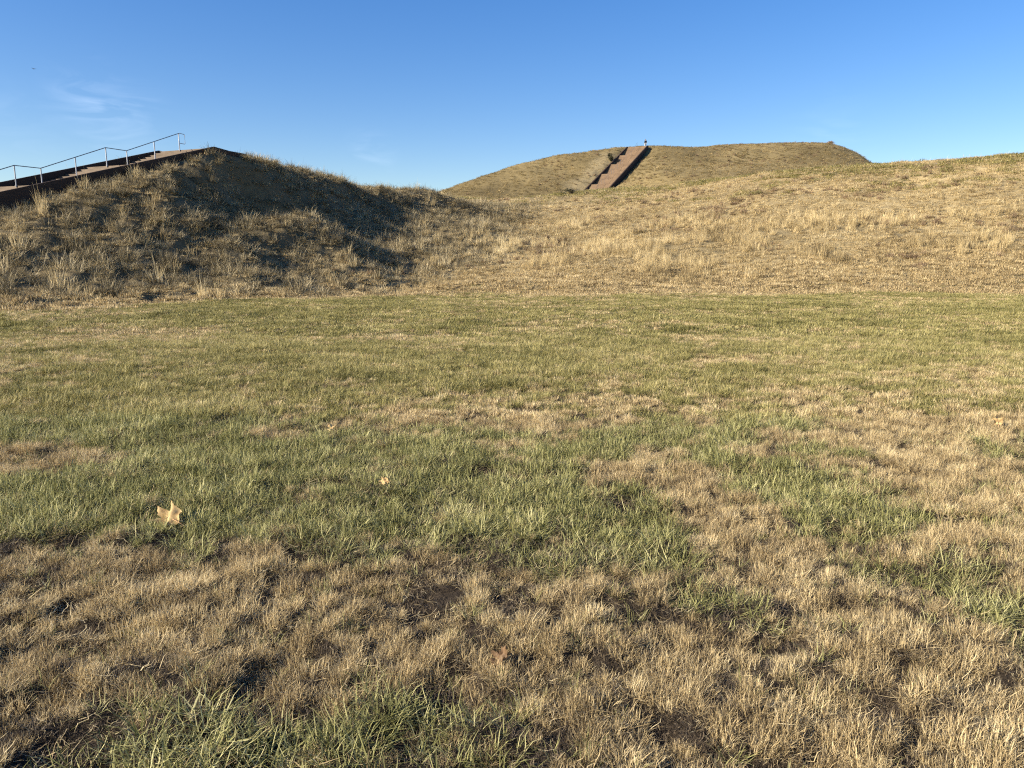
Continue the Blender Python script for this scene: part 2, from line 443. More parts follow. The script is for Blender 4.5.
# ------------------------------------------------------------------ grass tufts
def tuft_mesh(name, nb, rad, L, wid, t0, bend, mat, segs=3, seed=0, stalks=0, curl=0.0, dome=False):
    g = np.random.default_rng(seed)
    ang = g.random(nb) * 2 * np.pi; rr = rad * np.sqrt(g.random(nb))
    rx = rr * np.cos(ang); ry = rr * np.sin(ang)
    head = ang + g.normal(0, 0.9, nb)
    Ls = g.uniform(L[0], L[1], nb); ws = g.uniform(wid[0], wid[1], nb)
    tl = g.uniform(t0[0], t0[1], nb); bd = g.uniform(bend[0], bend[1], nb)
    if stalks:
        Ls[:stalks] *= g.uniform(1.5, 2.1, stalks); tl[:stalks] *= 0.35; bd[:stalks] *= 0.3; ws[:stalks] *= .8
    if dome: tl = tl * (.25 + .95 * rr / rad)
    tw = g.normal(0, 0.5, nb)
    side = np.stack([-np.sin(head + tw), np.cos(head + tw), np.zeros(nb)], -1)
    pts = []; p = np.stack([rx, ry, np.full(nb, -0.004 if rad < .2 else -0.03)], -1); pts.append(p)
    for k in range(segs):
        t = tl + bd * (k + .5) / segs
        t = np.minimum(t, 2.0)
        t = t + g.normal(0, curl, nb)
        hk = head + g.normal(0, .18 + curl, nb)
        p = p + (Ls / segs)[:, None] * np.stack([np.sin(t) * np.cos(hk), np.sin(t) * np.sin(hk), np.cos(t)], -1)
        pts.append(p)
    prof = {2: [1, .8, 0], 3: [1, .95, .7, 0]}[segs]
    V = []; 
    for k in range(segs):
        V.append(pts[k] - side * (ws * prof[k] / 2)[:, None]); V.append(pts[k] + side * (ws * prof[k] / 2)[:, None])
    V.append(pts[segs])
    nv = 2 * segs + 1
    V = np.stack(V, 1).reshape(-1, 3)
    base = np.arange(nb)[:, None] * nv
    loops = []; starts = []; tot = 0
    faces = []
    for b in range(nb):
        o = b * nv
        for k in range(segs - 1): faces.append((o + 2 * k, o + 2 * k + 1, o + 2 * k + 3, o + 2 * k + 2))
        faces.append((o + 2 * segs - 2, o + 2 * segs - 1, o + 2 * segs))
    me = bpy.data.meshes.new(name); me.from_pydata(V.tolist(), [], faces)
    at = me.attributes.new('brnd', 'FLOAT', 'POINT')
    at.data.foreach_set('value', np.repeat(g.random(nb), nv).astype(np.float32))
    me.materials.append(mat)
    return me

def tuft_set(name, count, **kw):
    c = bpy.data.collections.new(name)
    for k in range(count):
        me = tuft_mesh(name, seed=hash(name) % 1 + k * 13 + len(name) * 101, **kw)
        o = bpy.data.objects.new('%s_%d' % (name, k), me); c.objects.link(o)
    return c

def scatter(name, x, y, z, sc, zs, coll, count, label, tilt=None, sink=0.0):
    """one ground-cover object: a cloud of points carrying tufts"""
    nP = len(x)
    me = bpy.data.meshes.new(name)
    me.vertices.add(nP); me.vertices.foreach_set('co', np.stack([x, y, z - sink], -1).ravel())
    rot = np.stack([rng.normal(0, .10, nP), rng.normal(0, .10, nP), rng.random(nP) * 6.2832], -1)
    if tilt is not None: rot[:, 0] += tilt[:, 0]; rot[:, 1] += tilt[:, 1]
    a = me.attributes.new('rot', 'FLOAT_VECTOR', 'POINT'); a.data.foreach_set('vector', rot.ravel().astype(np.float32))
    s3 = np.stack([sc, sc, sc * zs], -1)
    a = me.attributes.new('siz', 'FLOAT_VECTOR', 'POINT'); a.data.foreach_set('vector', s3.ravel().astype(np.float32))
    a = me.attributes.new('pick', 'INT', 'POINT'); a.data.foreach_set('value', rng.integers(0, count, nP).astype(np.int32))
    o = link(name, me)
    ng = bpy.data.node_groups.new(name, 'GeometryNodeTree')
    ng.interface.new_socket('Geometry', in_out='INPUT', socket_type='NodeSocketGeometry')
    ng.interface.new_socket('Geometry', in_out='OUTPUT', socket_type='NodeSocketGeometry')
    N = ng.nodes; Lk = ng.links
    gi = N.new('NodeGroupInput'); go = N.new('NodeGroupOutput')
    ip = N.new('GeometryNodeInstanceOnPoints'); ci = N.new('GeometryNodeCollectionInfo')
    ci.inputs['Collection'].default_value = coll; ci.inputs['Separate Children'].default_value = True; ci.inputs['Reset Children'].default_value = True
    ip.inputs['Pick Instance'].default_value = True
    def na(nm, ty):
        q = N.new('GeometryNodeInputNamedAttribute'); q.data_type = ty; q.inputs['Name'].default_value = nm
        return [s for s in q.outputs if s.enabled and s.name == 'Attribute'][0]
    Lk.new(gi.outputs[0], ip.inputs['Points']); Lk.new(ci.outputs[0], ip.inputs['Instance'])
    Lk.new(na('pick', 'INT'), ip.inputs['Instance Index'])
    Lk.new(na('rot', 'FLOAT_VECTOR'), ip.inputs['Rotation']); Lk.new(na('siz', 'FLOAT_VECTOR'), ip.inputs['Scale'])
    Lk.new(ip.outputs[0], go.inputs[0])
    md = o.modifiers.new('tufts', 'NODES'); md.node_group = ng
    tag(o, label, 'grass', kind='stuff')
    return o

def wedge_points(y0, y1, dens, margin=1.0, k=0.74, xlim=(-1e9, 1e9)):
    """random points in the strip ahead of the camera between two distances"""
    ymax = y1
    area_w = 2 * (k * ymax + margin)
    nP = int(area_w * (y1 - y0) * dens)
    x = rng.uniform(-area_w / 2, area_w / 2, nP); y = rng.uniform(y0, y1, nP)
    ok = (np.abs(x) < k * y + margin) & (x > xlim[0]) & (x < xlim[1])
    return x[ok], y[ok]

M_THATCH = grass_mat('dark_thatch', [(0, (.025, .02, .014)), (.5, (.08, .06, .038)), (1, (.22, .17, .105))], (2.0, .3), (.7, .35, .3), .1)
C_DN = tuft_set('straw_tuft', 7, nb=185, rad=.042, L=(.036, .080), wid=(.0011, .0021), t0=(.1, 1.15), bend=(-.3, 1.0), mat=M_DRY, curl=.34, dome=True)
C_TH = tuft_set('thatch_tuft', 5, nb=45, rad=.05, L=(.015, .045), wid=(.0015, .0032), t0=(.3, 1.5), bend=(-.3, .8), mat=M_THATCH, curl=.3)
C_GN = tuft_set('green_tuft', 6, nb=24, rad=.040, L=(.05, .12), wid=(.0020, .0040), t0=(.1, 1.15), bend=(-.1, 1.2), mat=M_GREEN, curl=.12)
C_GF = tuft_set('green_fine_tuft', 5, nb=40, rad=.05, L=(.035, .095), wid=(.0020, .0038), t0=(.1, 1.1), bend=(-.1, 1.2), mat=M_GREEN, curl=.15)
C_DM = tuft_set('straw_patch_tuft', 5, nb=90, rad=.055, L=(.03, .075), wid=(.0025, .0048), t0=(0, .95), bend=(0, .9), mat=M_DRY, segs=2, curl=.2)
C_GM = tuft_set('olive_patch_tuft', 5, nb=70, rad=.075, L=(.04, .09), wid=(.003, .0052), t0=(.1, 1.0), bend=(.1, 1.0), mat=M_OLIVE, segs=2, curl=.15)
C_DF = tuft_set('straw_far_tuft', 4, nb=80, rad=.16, L=(.04, .08), wid=(.007, .012), t0=(0, .7), bend=(0, .9), mat=M_DRY, segs=2)
C_GF2 = tuft_set('olive_far_tuft', 4, nb=80, rad=.16, L=(.05, .10), wid=(.007, .012), t0=(.1, .8), bend=(.1, .9), mat=M_OLIVE, segs=2)

def spaced(x, y, gap):
    """thin random points to roughly one per cell of a jittered lattice, so tufts keep apart"""
    key = np.floor(x / gap).astype(np.int64) * 1000003 + np.floor(y / gap + .5 * (np.floor(x / gap) % 2)).astype(np.int64)
    _, idx = np.unique(key, return_index=True)
    return idx

def lawn_band(y0, y1, dens_d, gap, cd, nd_, dens_g, cg, ng_, grow, names, thatch=0, k_=.74):
    mg = 3.6
    # straw tufts: separate pompoms
    x, y = wedge_points(y0, y1, dens_d, mg, k=k_)
    if gap: i = spaced(x, y, gap); x, y = x[i], y[i]
    m = mown(x, y); ok = m > -0.2; x, y = x[ok], y[ok]
    dr = dryness(x, y)
    cl = vnoise(x / .12, y / .12, 60) * .65 + vnoise(x / .33, y / .33, 61) * .35
    k = (rng.random(len(x)) < dr) & (cl > .20 + .17 * rng.random(len(x)))
    x, y, cl, dr = x[k], y[k], cl[k], dr[k]
    sc = grow * (.55 + .75 * cl) * rng.uniform(.75, 1.25, len(x)) * (.7 + .3 * dr)
    scatter('dry_grass', x, y, height(x, y), sc, rng.uniform(.75, 1.2, len(x)), cd, nd_, names[0])
    # green grass
    x, y = wedge_points(y0, y1, dens_g, mg, k=k_)
    ok = mown(x, y) > -rng.exponential(1.6, len(x)) - .1; x, y = x[ok], y[ok]
    dr = dryness(x, y)
    cl = vnoise(x / .09, y / .09, 63) * .5 + vnoise(x / .3, y / .3, 64) * .5
    k = (rng.random(len(x)) > dr ** 1.3) & (cl > .22)
    x, y, cl, dr = x[k], y[k], cl[k], dr[k]
    big = vnoise(x / .45, y / .45, 65)
    sc = grow * (.50 + .5 * cl + .50 * big * (dr < .4)) * rng.uniform(.8, 1.25, len(x))
    scatter('green_grass', x, y, height(x, y), sc, rng.uniform(.75, 1.1, len(x)), cg, ng_, names[1])
    if thatch:
        x, y = wedge_points(y0, y1, thatch, mg, k=k_)
        scatter('thatch', x, y, height(x, y), rng.uniform(.7, 1.3, len(x)), rng.uniform(.6, 1.2, len(x)), C_TH, 5, names[2])

C_FL = tuft_set('fallen_straw', 5, nb=16, rad=.07, L=(.03, .09), wid=(.0013, .0028), t0=(1.1, 1.7), bend=(-.5, .5), mat=M_DRY, curl=.25)
x, y = wedge_points(0.3, 6.8, 75, 3.6)
scatter('dry_clippings', x, y, height(x, y) + rng.uniform(.004, .035, len(x)), rng.uniform(.7, 1.4, len(x)), rng.uniform(.7, 1.3, len(x)), C_FL, 5, 'loose flattened straw blades lying across the foreground turf')
lawn_band(0.3, 3.8, 2000, .076, C_DN, 7, 330, C_GN, 6, 1.0, ('fluffy dormant straw coloured turf tufts in the foreground', 'coarse green grass blades growing between the straw tufts in the foreground', 'dark dead thatch under the foreground tufts'), 620)
lawn_band(3.8, 6.8, 1000, .080, C_DN, 7, 380, C_GF, 5, 1.15, ('straw coloured turf tufts just beyond the foreground', 'fine green lawn grass around the fallen leaf', 'dark thatch beneath the lawn around the fallen leaf'), 260)
lawn_band(6.8, 14, 200, 0, C_DM, 5, 190, C_GM, 5, 1.15, ('straw streaks in the middle of the lawn', 'olive green turf in the middle of the lawn'))
lawn_band(14, 36, 30, 0, C_DF, 4, 42, C_GF2, 4, 1.0, ('straw patches on the far part of the lawn', 'olive green turf on the far part of the lawn'))

# rough grass on the slopes
C_ME = tuft_set('meadow_tuft', 6, nb=46, rad=.20, L=(.16, .42), wid=(.008, .016), t0=(.1, .9), bend=(.2, 1.3), mat=M_MEADOW, stalks=1)
C_MU = tuft_set('upright_meadow_tuft', 4, nb=40, rad=.16, L=(.28, .60), wid=(.007, .013), t0=(.0, .3), bend=(.0, .6), mat=M_MEADOW, stalks=3)
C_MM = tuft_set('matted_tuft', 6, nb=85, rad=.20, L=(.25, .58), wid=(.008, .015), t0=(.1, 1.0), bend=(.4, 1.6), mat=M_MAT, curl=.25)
M_WEED = grass_mat('brown_weeds', [(0, (.05, .036, .025)), (.4, (.17, .115, .068)), (1, (.36, .25, .15))], (.8, .3), (.5, .4, .3), .15)
C_WD = tuft_set('weed_tuft', 4, nb=60, rad=.16, L=(.15, .42), wid=(.010, .022), t0=(0, .9), bend=(-.3, 1.2), mat=M_WEED, curl=.4)
C_MF = tuft_set('far_slope_tuft', 4, nb=34, rad=.45, L=(.25, .60), wid=(.03, .05), t0=(.1, .9), bend=(.2, 1.0), mat=M_FAR, segs=2)

def slope_band():
    x, y = wedge_points(17, 98, 13.0, 6.0, .78)
    m = mown(x, y)
    ok = (m < 0.1) & ~in_stairs(x, y, .1) & (rng.random(len(x)) < .12 + .88 * smooth(.5, 5.0, -m))
    x, y, m = x[ok], y[ok], m[ok]
    rm = ramp_mask(x, y)
    # the density falls off with distance
    kd = rng.random(len(x)) < np.clip(1.15 - y / 120, .35, 1)
    x, y, m, rm = x[kd], y[kd], m[kd], rm[kd]
    z = height(x, y)
    lump = vnoise(x / .85, y / .85, 21) * .6 + vnoise(x / 2.4, y / 2.4, 70) * .4
    edge = smooth(0, 4, -m)
    ramp = rng.random(len(x)) < rm * smooth(1.0, 6, -m)
    xs, ys = wedge_points(17, 75, 26.0, 6.0, .78); ms = mown(xs, ys)
    kk = (ms < rng.exponential(.7, len(ms))) & ~in_stairs(xs, ys, .1) & (rng.random(len(xs)) < .16 + .84 * (1 - smooth(3, 9, -ms))); xs, ys, ms = xs[kk], ys[kk], ms[kk]
    scatter('low_grass', xs, ys, height(xs, ys), rng.uniform(.9, 2.1, len(xs)), rng.uniform(.6, 1.3, len(xs)), C_DF, 4, 'low matted straw grass filling in between the meadow tufts')
    k = np.zeros(len(x), bool); i = spaced(x, y, .50); k[i] = True
    k = (ramp & k) | (ramp & (rng.random(len(x)) < .12))
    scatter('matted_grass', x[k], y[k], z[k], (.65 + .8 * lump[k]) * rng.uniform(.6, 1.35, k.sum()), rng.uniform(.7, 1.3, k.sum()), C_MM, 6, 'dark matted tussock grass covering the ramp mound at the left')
    up = vnoise(x / 3.0, y / 3.0, 72)
    k = (~ramp) & ~((up > .62) & (z < 3.5)) & (lump > .08)
    scatter('meadow_grass', x[k], y[k], z[k], (.36 + .62 * lump[k]) * (.60 + .40 * edge[k]) * rng.uniform(.7, 1.3, k.sum()), rng.uniform(.6, 1.1, k.sum()), C_ME, 6, 'dry straw coloured meadow grass on the long slope')
    k = (~ramp) & (up > .58) & (z < 4.5) & (edge > .3) & (rng.random(len(x)) < .5)
    scatter('tall_grass', x[k], y[k], z[k], rng.uniform(.6, 1.25, k.sum()), rng.uniform(.7, 1.2, k.sum()), C_MU, 4, 'taller upright pale grass along the foot of the slope')
    k = ramp & (rng.random(len(x)) < .03)
    scatter('tall_grass', x[k], y[k], z[k], rng.uniform(.7, 1.4, k.sum()), rng.uniform(.7, 1.2, k.sum()), C_MU, 4, 'scattered pale stalks standing out of the ramp mound')
    wn = vnoise(x / 4.5, y / 3.0, 76) * .6 + vnoise(x / 1.1, y / 1.1, 77) * .4
    k = (~ramp) & (wn > .60) & (z > .5) & (z < 8.6) & (rng.random(len(x)) < .30)
    scatter('weeds', x[k], y[k], z[k], rng.uniform(.5, 1.2, k.sum()), rng.uniform(.6, 1.1, k.sum()), C_WD, 4, 'brown dead weeds dotted over the middle of the long slope')
    k = (~ramp) & (z > 6.2) & (vnoise(x / 6, y / 6, 78) > .30) & (rng.random(len(x)) < .10 + .35 * smooth(7.5, 9.5, z))
    scatter('green_grass', x[k], y[k], z[k], rng.uniform(2.0, 3.6, k.sum()), rng.uniform(.6, 1.0, k.sum()), C_GF2, 4, 'short olive grass along the edge of the terrace')
    x, y = wedge_points(98, 200, 1.7, 3.0, .70)
    ok = ~in_stairs(x, y, .3) & (x < 110)
    dq = np.stack([x - T2[0], y - T2[1]], -1); sq = -(dq @ U2); wq = dq @ W2
    ok &= ~((wq > -7) & (wq < 0) & (sq > 6) & (sq < 40) & (rng.random(len(x)) < .45))
    x, y = x[ok], y[ok]; z = height(x, y)
    k = z > 9.0
    x, y, z = x[k], y[k], z[k]
    scatter('far_grass', x, y, z, rng.uniform(.35, 1.0, len(x)), rng.uniform(.4, .9, len(x)), C_MF, 4, 'short dry grass on the distant summit mound')
slope_band()
x, y = wedge_points(110, 195, .16, 2.0, .60); z = height(x, y)
k = (z > 10.5) & ~in_stairs(x, y, .5) & (vnoise(x / 9, y / 9, 90) > .5)
scatter('weeds', x[k], y[k], z[k], rng.uniform(.9, 2.0, k.sum()), rng.uniform(.5, .9, k.sum()), C_WD, 4, 'dark dead weeds dotted over the summit mound')

# ------------------------------------------------------------------ geometry helpers
def box(bm, x0, x1, y0, y1, z0, z1):
    v = [bm.verts.new(c) for c in [(x0, y0, z0), (x1, y0, z0), (x1, y1, z0), (x0, y1, z0), (x0, y0, z1), (x1, y0, z1), (x1, y1, z1), (x0, y1, z1)]]
    for f in ((0, 3, 2, 1), (4, 5, 6, 7), (0, 1, 5, 4), (1, 2, 6, 5), (2, 3, 7, 6), (3, 0, 4, 7)): bm.faces.new([v[i] for i in f])
def tube(bm, pts, r, n=8):
    pts = [Vector(p) for p in pts]; rings = []
    rs = r if isinstance(r, (list, tuple)) else [r] * len(pts)
    for i, p in enumerate(pts):
        d = (pts[min(i + 1, len(pts) - 1)] - pts[max(i - 1, 0)]).normalized()
        a = d.cross(Vector((0, 0, 1)))
        if a.length < 1e-3: a = Vector((1, 0, 0))
        a.normalize(); b = d.cross(a).normalized()
        rings.append([bm.verts.new(p + (a * math.cos(2 * math.pi * k / n) + b * math.sin(2 * math.pi * k / n)) * rs[i]) for k in range(n)])
    for i in range(len(rings) - 1):
        for k in range(n): bm.faces.new((rings[i][k], rings[i][(k + 1) % n], rings[i + 1][(k + 1) % n], rings[i + 1][k]))
    bm.faces.new(rings[0]); bm.faces.new(list(reversed(rings[-1])))
def prism(bm, poly, x0, x1):
    """polygon in (y,z) extruded along x"""
    a = [bm.verts.new((x0, y, z)) for y, z in poly]; b = [bm.verts.new((x1, y, z)) for y, z in poly]
    bm.faces.new(a); bm.faces.new(list(reversed(b)))
    for i in range(len(poly)): j = (i + 1) % len(poly); bm.faces.new((a[i], b[i], b[j], a[j]))

# ------------------------------------------------------------------ staircases (local +y is uphill, local origin at the head of the stair)
def staircase(label, T, heading, ztop, slope, per, run, half, total, wall_w, wall_d, mtread, back, cap):
    root = empty('outdoor_staircase', (T[0], T[1], ztop), -heading)
    tag(root, label, 'stairs', 'flights of steps up the mound')
    rise = slope * per; nst = max(int(round(rise / .165)), 3)
    s = 0.0; z = 0.0; i = 0
    # top landing
    bm = bmesh.new(); box(bm, -half + .004, half - .004, 0.0, back, -.5, 0.0); bmobj('landing', bm, mtread, root)
    while s < total:
        bm = bmesh.new(); go_ = run / nst; rs = rise / nst
        for k in range(nst):
            y1 = -(s + go_ * k); y0 = -(s + go_ * (k + 1)); zt = z - rs * (k + 1)
            box(bm, -half + .004, half - .004, y0 + .003 * 0, y1 - .002, zt - .5, zt)
        bmobj('step_flight', bm, mtread, root)
        s += run; z -= rise
        bm = bmesh.new(); L = per - run
        box(bm, -half + .004, half - .004, -(s + L), -(s + .002), z - .5, z + .003); bmobj('landing', bm, mtread, root)
        s += L
    end = s
    for sd in (-1, 1):
        bm = bmesh.new()
        x0, x1 = sorted((sd * half, sd * (half + wall_w)))
        ws = slope - .010 if cap == 0 else slope
        poly = [(-end, .06 - ws * end + cap), (0, .06 + cap), (back, .06 + cap - .07 * back), (back, -wall_d), (0, -wall_d), (-end, -wall_d - slope * end)]
        prism(bm, poly, x0, x1)
        w = bmobj('side_wall', bm, M_WALL, root)
    return root

def drop_z(p): return float(height(np.array([p[0]]), np.array([p[1]]))[0])

st1 = staircase('near brown staircase climbing the ramp mound at the left under the steel handrail', T1, R(22), ZTOP1, SL1, PER1, RUN1, HALF1, 24.0, .12, 1.6, M_TREAD, 2.7, 0.0)
st2 = staircase('far reddish brown staircase climbing the face of the summit mound', T2, HEAD2, ZTOP2, SL2, PER2, RUN2, HALF2, 40.0, .22, 3.2, M_TREAD2, 1.0, 0.05)

def stair_z(s, ztop, slope, per, run):
    if s <= 0: return ztop
    k = int(s // per); f = s - k * per
    return ztop - slope * per * (k + min(f / run, 1))

def handrail(label, T, heading, u, ztop, slope, per, run, total, pr, h, extra):
    root = empty('handrail', (T[0], T[1], ztop), -heading)
    tag(root, label, 'handrail', 'handrails down the middle of the stairs')
    pts = []; s = 0; k = 0
    posts = []
    while s < total:
        posts += [s + 0.02, s + run / 2, s + run + .05]
        pts += [s + 0.02, s + run + .05]
        s += per
    for s in posts:
        z = stair_z(s, ztop, slope, per, run) - ztop
        zr = -slope * per * (int(s // per) + min((s - int(s // per) * per) / run, 1)) + h
        bm = bmesh.new(); tube(bm, [(0, -s, z - .05), (0, -s, zr)], pr, 10)
        tube(bm, [(0, -s, z - .0), (0, -s, z + .015)], pr * 2, 10)
        bmobj('post', bm, M_STEEL if extra else M_RAIL, root)
    bm = bmesh.new()
    path = [(0, -s, stair_z(s, ztop, slope, per, run) - ztop + h) for s in pts]
    tube(bm, path, pr * .7, 8); bmobj('rail', bm, M_RAIL, root)
    if extra:
        bm = bmesh.new()
        tube(bm, [(0, -.02, h), (0, .10, h + .01), (.0, .38, h - .0), (0, .42, h - .04), (0, .42, h - .50), (0, .38, h - .54), (0, 0.0, h - .54)], pr * .62, 8)
        bmobj('end_loop', bm, M_STEEL, root)
    return root
handrail('near steel handrail with pale posts rising and levelling along the left staircase', T1R, R(22), U1, ZTOP1, SL1, PER1, RUN1, 24, .028, .92, True)
handrail('distant thin handrail on the far staircase of the summit mound', T2, HEAD2, U2, ZTOP2, SL2, PER2, RUN2, 40, .022, .95, False)

# ------------------------------------------------------------------ shrubs
M_SHRUB = grass_mat('shrub_leaves', [(0, (.02, .022, .012)), (.5, (.055, .055, .028)), (1, (.12, .10, .05))], (1, .3), (.6, .1, .3), .15)
M_SHRUB2 = grass_mat('brown_shrub_leaves', [(0, (.10, .07, .04)), (.5, (.22, .15, .085)), (1, (.34, .24, .14))], (1, .3), (.6, .1, .3), .15)
M_TWIG = simple_mat('twig_bark', (.06, .045, .03), (.12, .09, .065), 8)
def shrub(label, x, y, w, h, mat, n, leaf, seed, zo=0.0):
    g = np.random.default_rng(seed)
    root = empty('shrub', (x, y, drop_z((x, y)) + zo)); tag(root, label, 'shrub')
    bm = bmesh.new()
    for k in range(9):
        a = g.random() * 6.28; r = g.uniform(.2, .8) * w / 2
        tube(bm, [(0, 0, -.1), (r * .4 * math.cos(a), r * .4 * math.sin(a), h * .45), (r * math.cos(a), r * math.sin(a), h * g.uniform(.7, 1))], [.03, .02, .008], 5)
    bmobj('stem', bm, M_TWIG, root)
    # clumped leaves
    cc = [(g.normal(0, w * .2), g.normal(0, w * .2), g.uniform(.25, .8) * h) for _ in range(9)]
    V = []; Fc = []; rn = []
    for i in range(n):
        c = cc[g.integers(0, 9)]
        p = np.array(c) + g.normal(0, 1, 3) * np.array([w * .14, w * .14, h * .13]); p[2] = abs(p[2])
        d1 = g.normal(0, 1, 3); d1 /= np.linalg.norm(d1); d2 = np.cross(d1, g.normal(0, 1, 3)); d2 /= np.linalg.norm(d2)
        l = leaf * g.uniform(.6, 1.4); b = len(V)
        V += [p - d1 * l, p + d2 * l * .45, p + d1 * l, p - d2 * l * .45]; Fc.append((b, b + 1, b + 2, b + 3)); rn += [g.random()] * 4
    me = bpy.data.meshes.new('foliage'); me.from_pydata([tuple(v) for v in V], [], Fc)
    me.attributes.new('brnd', 'FLOAT', 'POINT').data.foreach_set('value', np.array(rn, dtype=np.float32))
    link('foliage', me, mat, root)
p = P(570, 199, 88); shrub('dark low shrub on the terrace edge below the foot of the far staircase', p[0], 86.5, 1.7, .7, M_SHRUB, 700, .06, 3)
p = P(611.5, 160, 171); shrub('small dark bush beside the far staircase halfway up its left edge', p[0], 171, 1.6, 1.9, M_SHRUB, 1500, .09, 5)
p = P(829, 144, 190); shrub('small brown bush on the skyline near the right end of the summit', p[0], 189.5, 2.2, 1.0, M_SHRUB2, 900, .10, 9)

# ------------------------------------------------------------------ fallen leaves (broad lobed, curled)
def leaf_thing(label, x, y, size, rz, curl, mat, tilt, lift, seed, spin=0):
    g = random.Random(seed)
    root = empty('fallen_leaf', (x, y, drop_z((x, y)) + lift), rz); tag(root, label, 'leaf', 'fallen leaves on the lawn')
    # lobed outline by angle, stem at -y
    out = []
    NA = 60
    lob = [(90, 1.0), (38, .92), (142, .92), (-12, .62), (192, .62)]
    for k in range(NA):
        a = -90 + 360 * k / NA
        r = .60
        for la, lr in lob:
            d = abs((a - la + 180) % 360 - 180)
            r = max(r, lr * max(0, 1 - d / 42) ** .7)
        r *= 1 + .10 * math.sin(k * 2.9) + g.uniform(-.05, .05)
        out.append((math.radians(a), r))
    bm = bmesh.new(); rings = []
    c0 = bm.verts.new((0, 0, 0))
    NR = 7
    for q in range(1, NR + 1):
        ring = []
        for a, r in out:
            rr = r * (q / NR); X = rr * math.cos(a) * size / 2; Y = rr * math.sin(a) * size / 2
            fx, fy = rr * math.cos(a), rr * math.sin(a)
            Z = size * (.035 * math.sin(fx * 7 + 2 * fy + seed) * math.cos(fy * 6 + seed) + curl * (fx * fx * .55 + .25 * max(fy, 0) ** 2) + .10 * math.sin(5 * a + seed) * rr * rr + .06 * math.sin(fx * 5 - fy * 7 + seed) + .04 * math.sin(fx * 9 + fy * 5) * rr)
            ring.append(bm.verts.new((X * (1 - curl * .25 * abs(fx)), Y, Z)))
        rings.append(ring)
    for k in range(NA):
        j = (k + 1) % NA
        bm.faces.new((c0, rings[0][k], rings[0][j]))
        for q in range(NR - 1): bm.faces.new((rings[q][k], rings[q + 1][k], rings[q + 1][j], rings[q][j]))
    rot = Matrix.Rotation(tilt[0], 4, 'X') @ Matrix.Rotation(tilt[1], 4, 'Y') @ Matrix.Rotation(spin, 4, 'Z')
    bmesh.ops.transform(bm, matrix=rot, verts=bm.verts)
    b = bmobj('blade', bm, mat, root, True)
    bm = bmesh.new(); tube(bm, [(0, 0, .002), (.01 * size, -.35 * size, .03 * size), (.03 * size, -.62 * size, .0)], [.0022, .0018, .0014], 6)
    bmesh.ops.transform(bm, matrix=rot, verts=bm.verts); bmobj('stalk', bm, M_STALK, root, True)
M_LEAF = simple_mat('pale_dry_leaf', (.34, .21, .08), (.60, .45, .22), 14, .7, bump=.5, transl=.25)
M_LEAF2 = simple_mat('brown_dry_leaf', (.10, .06, .03), (.24, .145, .07), 16, .6, bump=.5, transl=.2)
M_STALK = simple_mat('leaf_stalk', (.35, .2, .1), (.45, .28, .15), 10)
g1 = G(171, 526); leaf_thing('largest pale yellow curled dry leaf standing in the green grass at the left', g1[0], g1[1], .24, -.45, .42, M_LEAF, (R(40), R(-8)), .050, 1, R(75))
g1 = G(385, 494); leaf_thing('small pale leaf lying in the green grass near the middle of the lawn', g1[0], g1[1], .09, -.5, .3, M_LEAF, (R(45), R(5)), .065, 2, R(100))
g1 = G(500, 664); leaf_thing('reddish brown curled leaf sunk between straw tufts in the foreground', g1[0], g1[1], .11, -.3, .6, M_LEAF2, (R(20), R(-25)), .035, 3)
g1 = G(997, 429); leaf_thing('small pale leaf lying at the right edge of the lawn', g1[0], g1[1], .13, -.4, .3, M_LEAF, (R(45), R(5)), .07, 4)
g1 = G(329, 431); leaf_thing('faint straw coloured leaf farther out on the lawn left of the middle', g1[0], g1[1], .13, -.2, .2, M_LEAF, (R(25), R(5)), .05, 5)

# ------------------------------------------------------------------ person on the summit
M_SKIN = simple_mat('skin', (.36, .22, .16), (.42, .27, .2), 5, .6, bump=0)
M_HAIR = simple_mat('dark_hair', (.02, .015, .012), (.04, .03, .025), 20, .6)
M_COAT = simple_mat('navy_jacket', (.012, .018, .035), (.02, .028, .05), 9, .8)
M_TROUS = simple_mat('light_grey_trousers', (.38, .38, .40), (.48, .48, .50), 9, .85)
def skin_mesh(name, verts, edges, radii, mat, parent, sub=2, root=0):
    me = bpy.data.meshes.new(name); me.from_pydata(verts, edges, []); o = link(name, me, mat, parent)
    sm = o.modifiers.new('skin', 'SKIN'); sm.use_smooth_shade = True
    for i, r in enumerate(radii):
        q = me.skin_vertices[0].data[i]; q.radius = r if isinstance(r, tuple) else (r, r); q.use_root = (i == root)
    ss = o.modifiers.new('sub', 'SUBSURF'); ss.levels = sub; ss.render_levels = sub
    return o
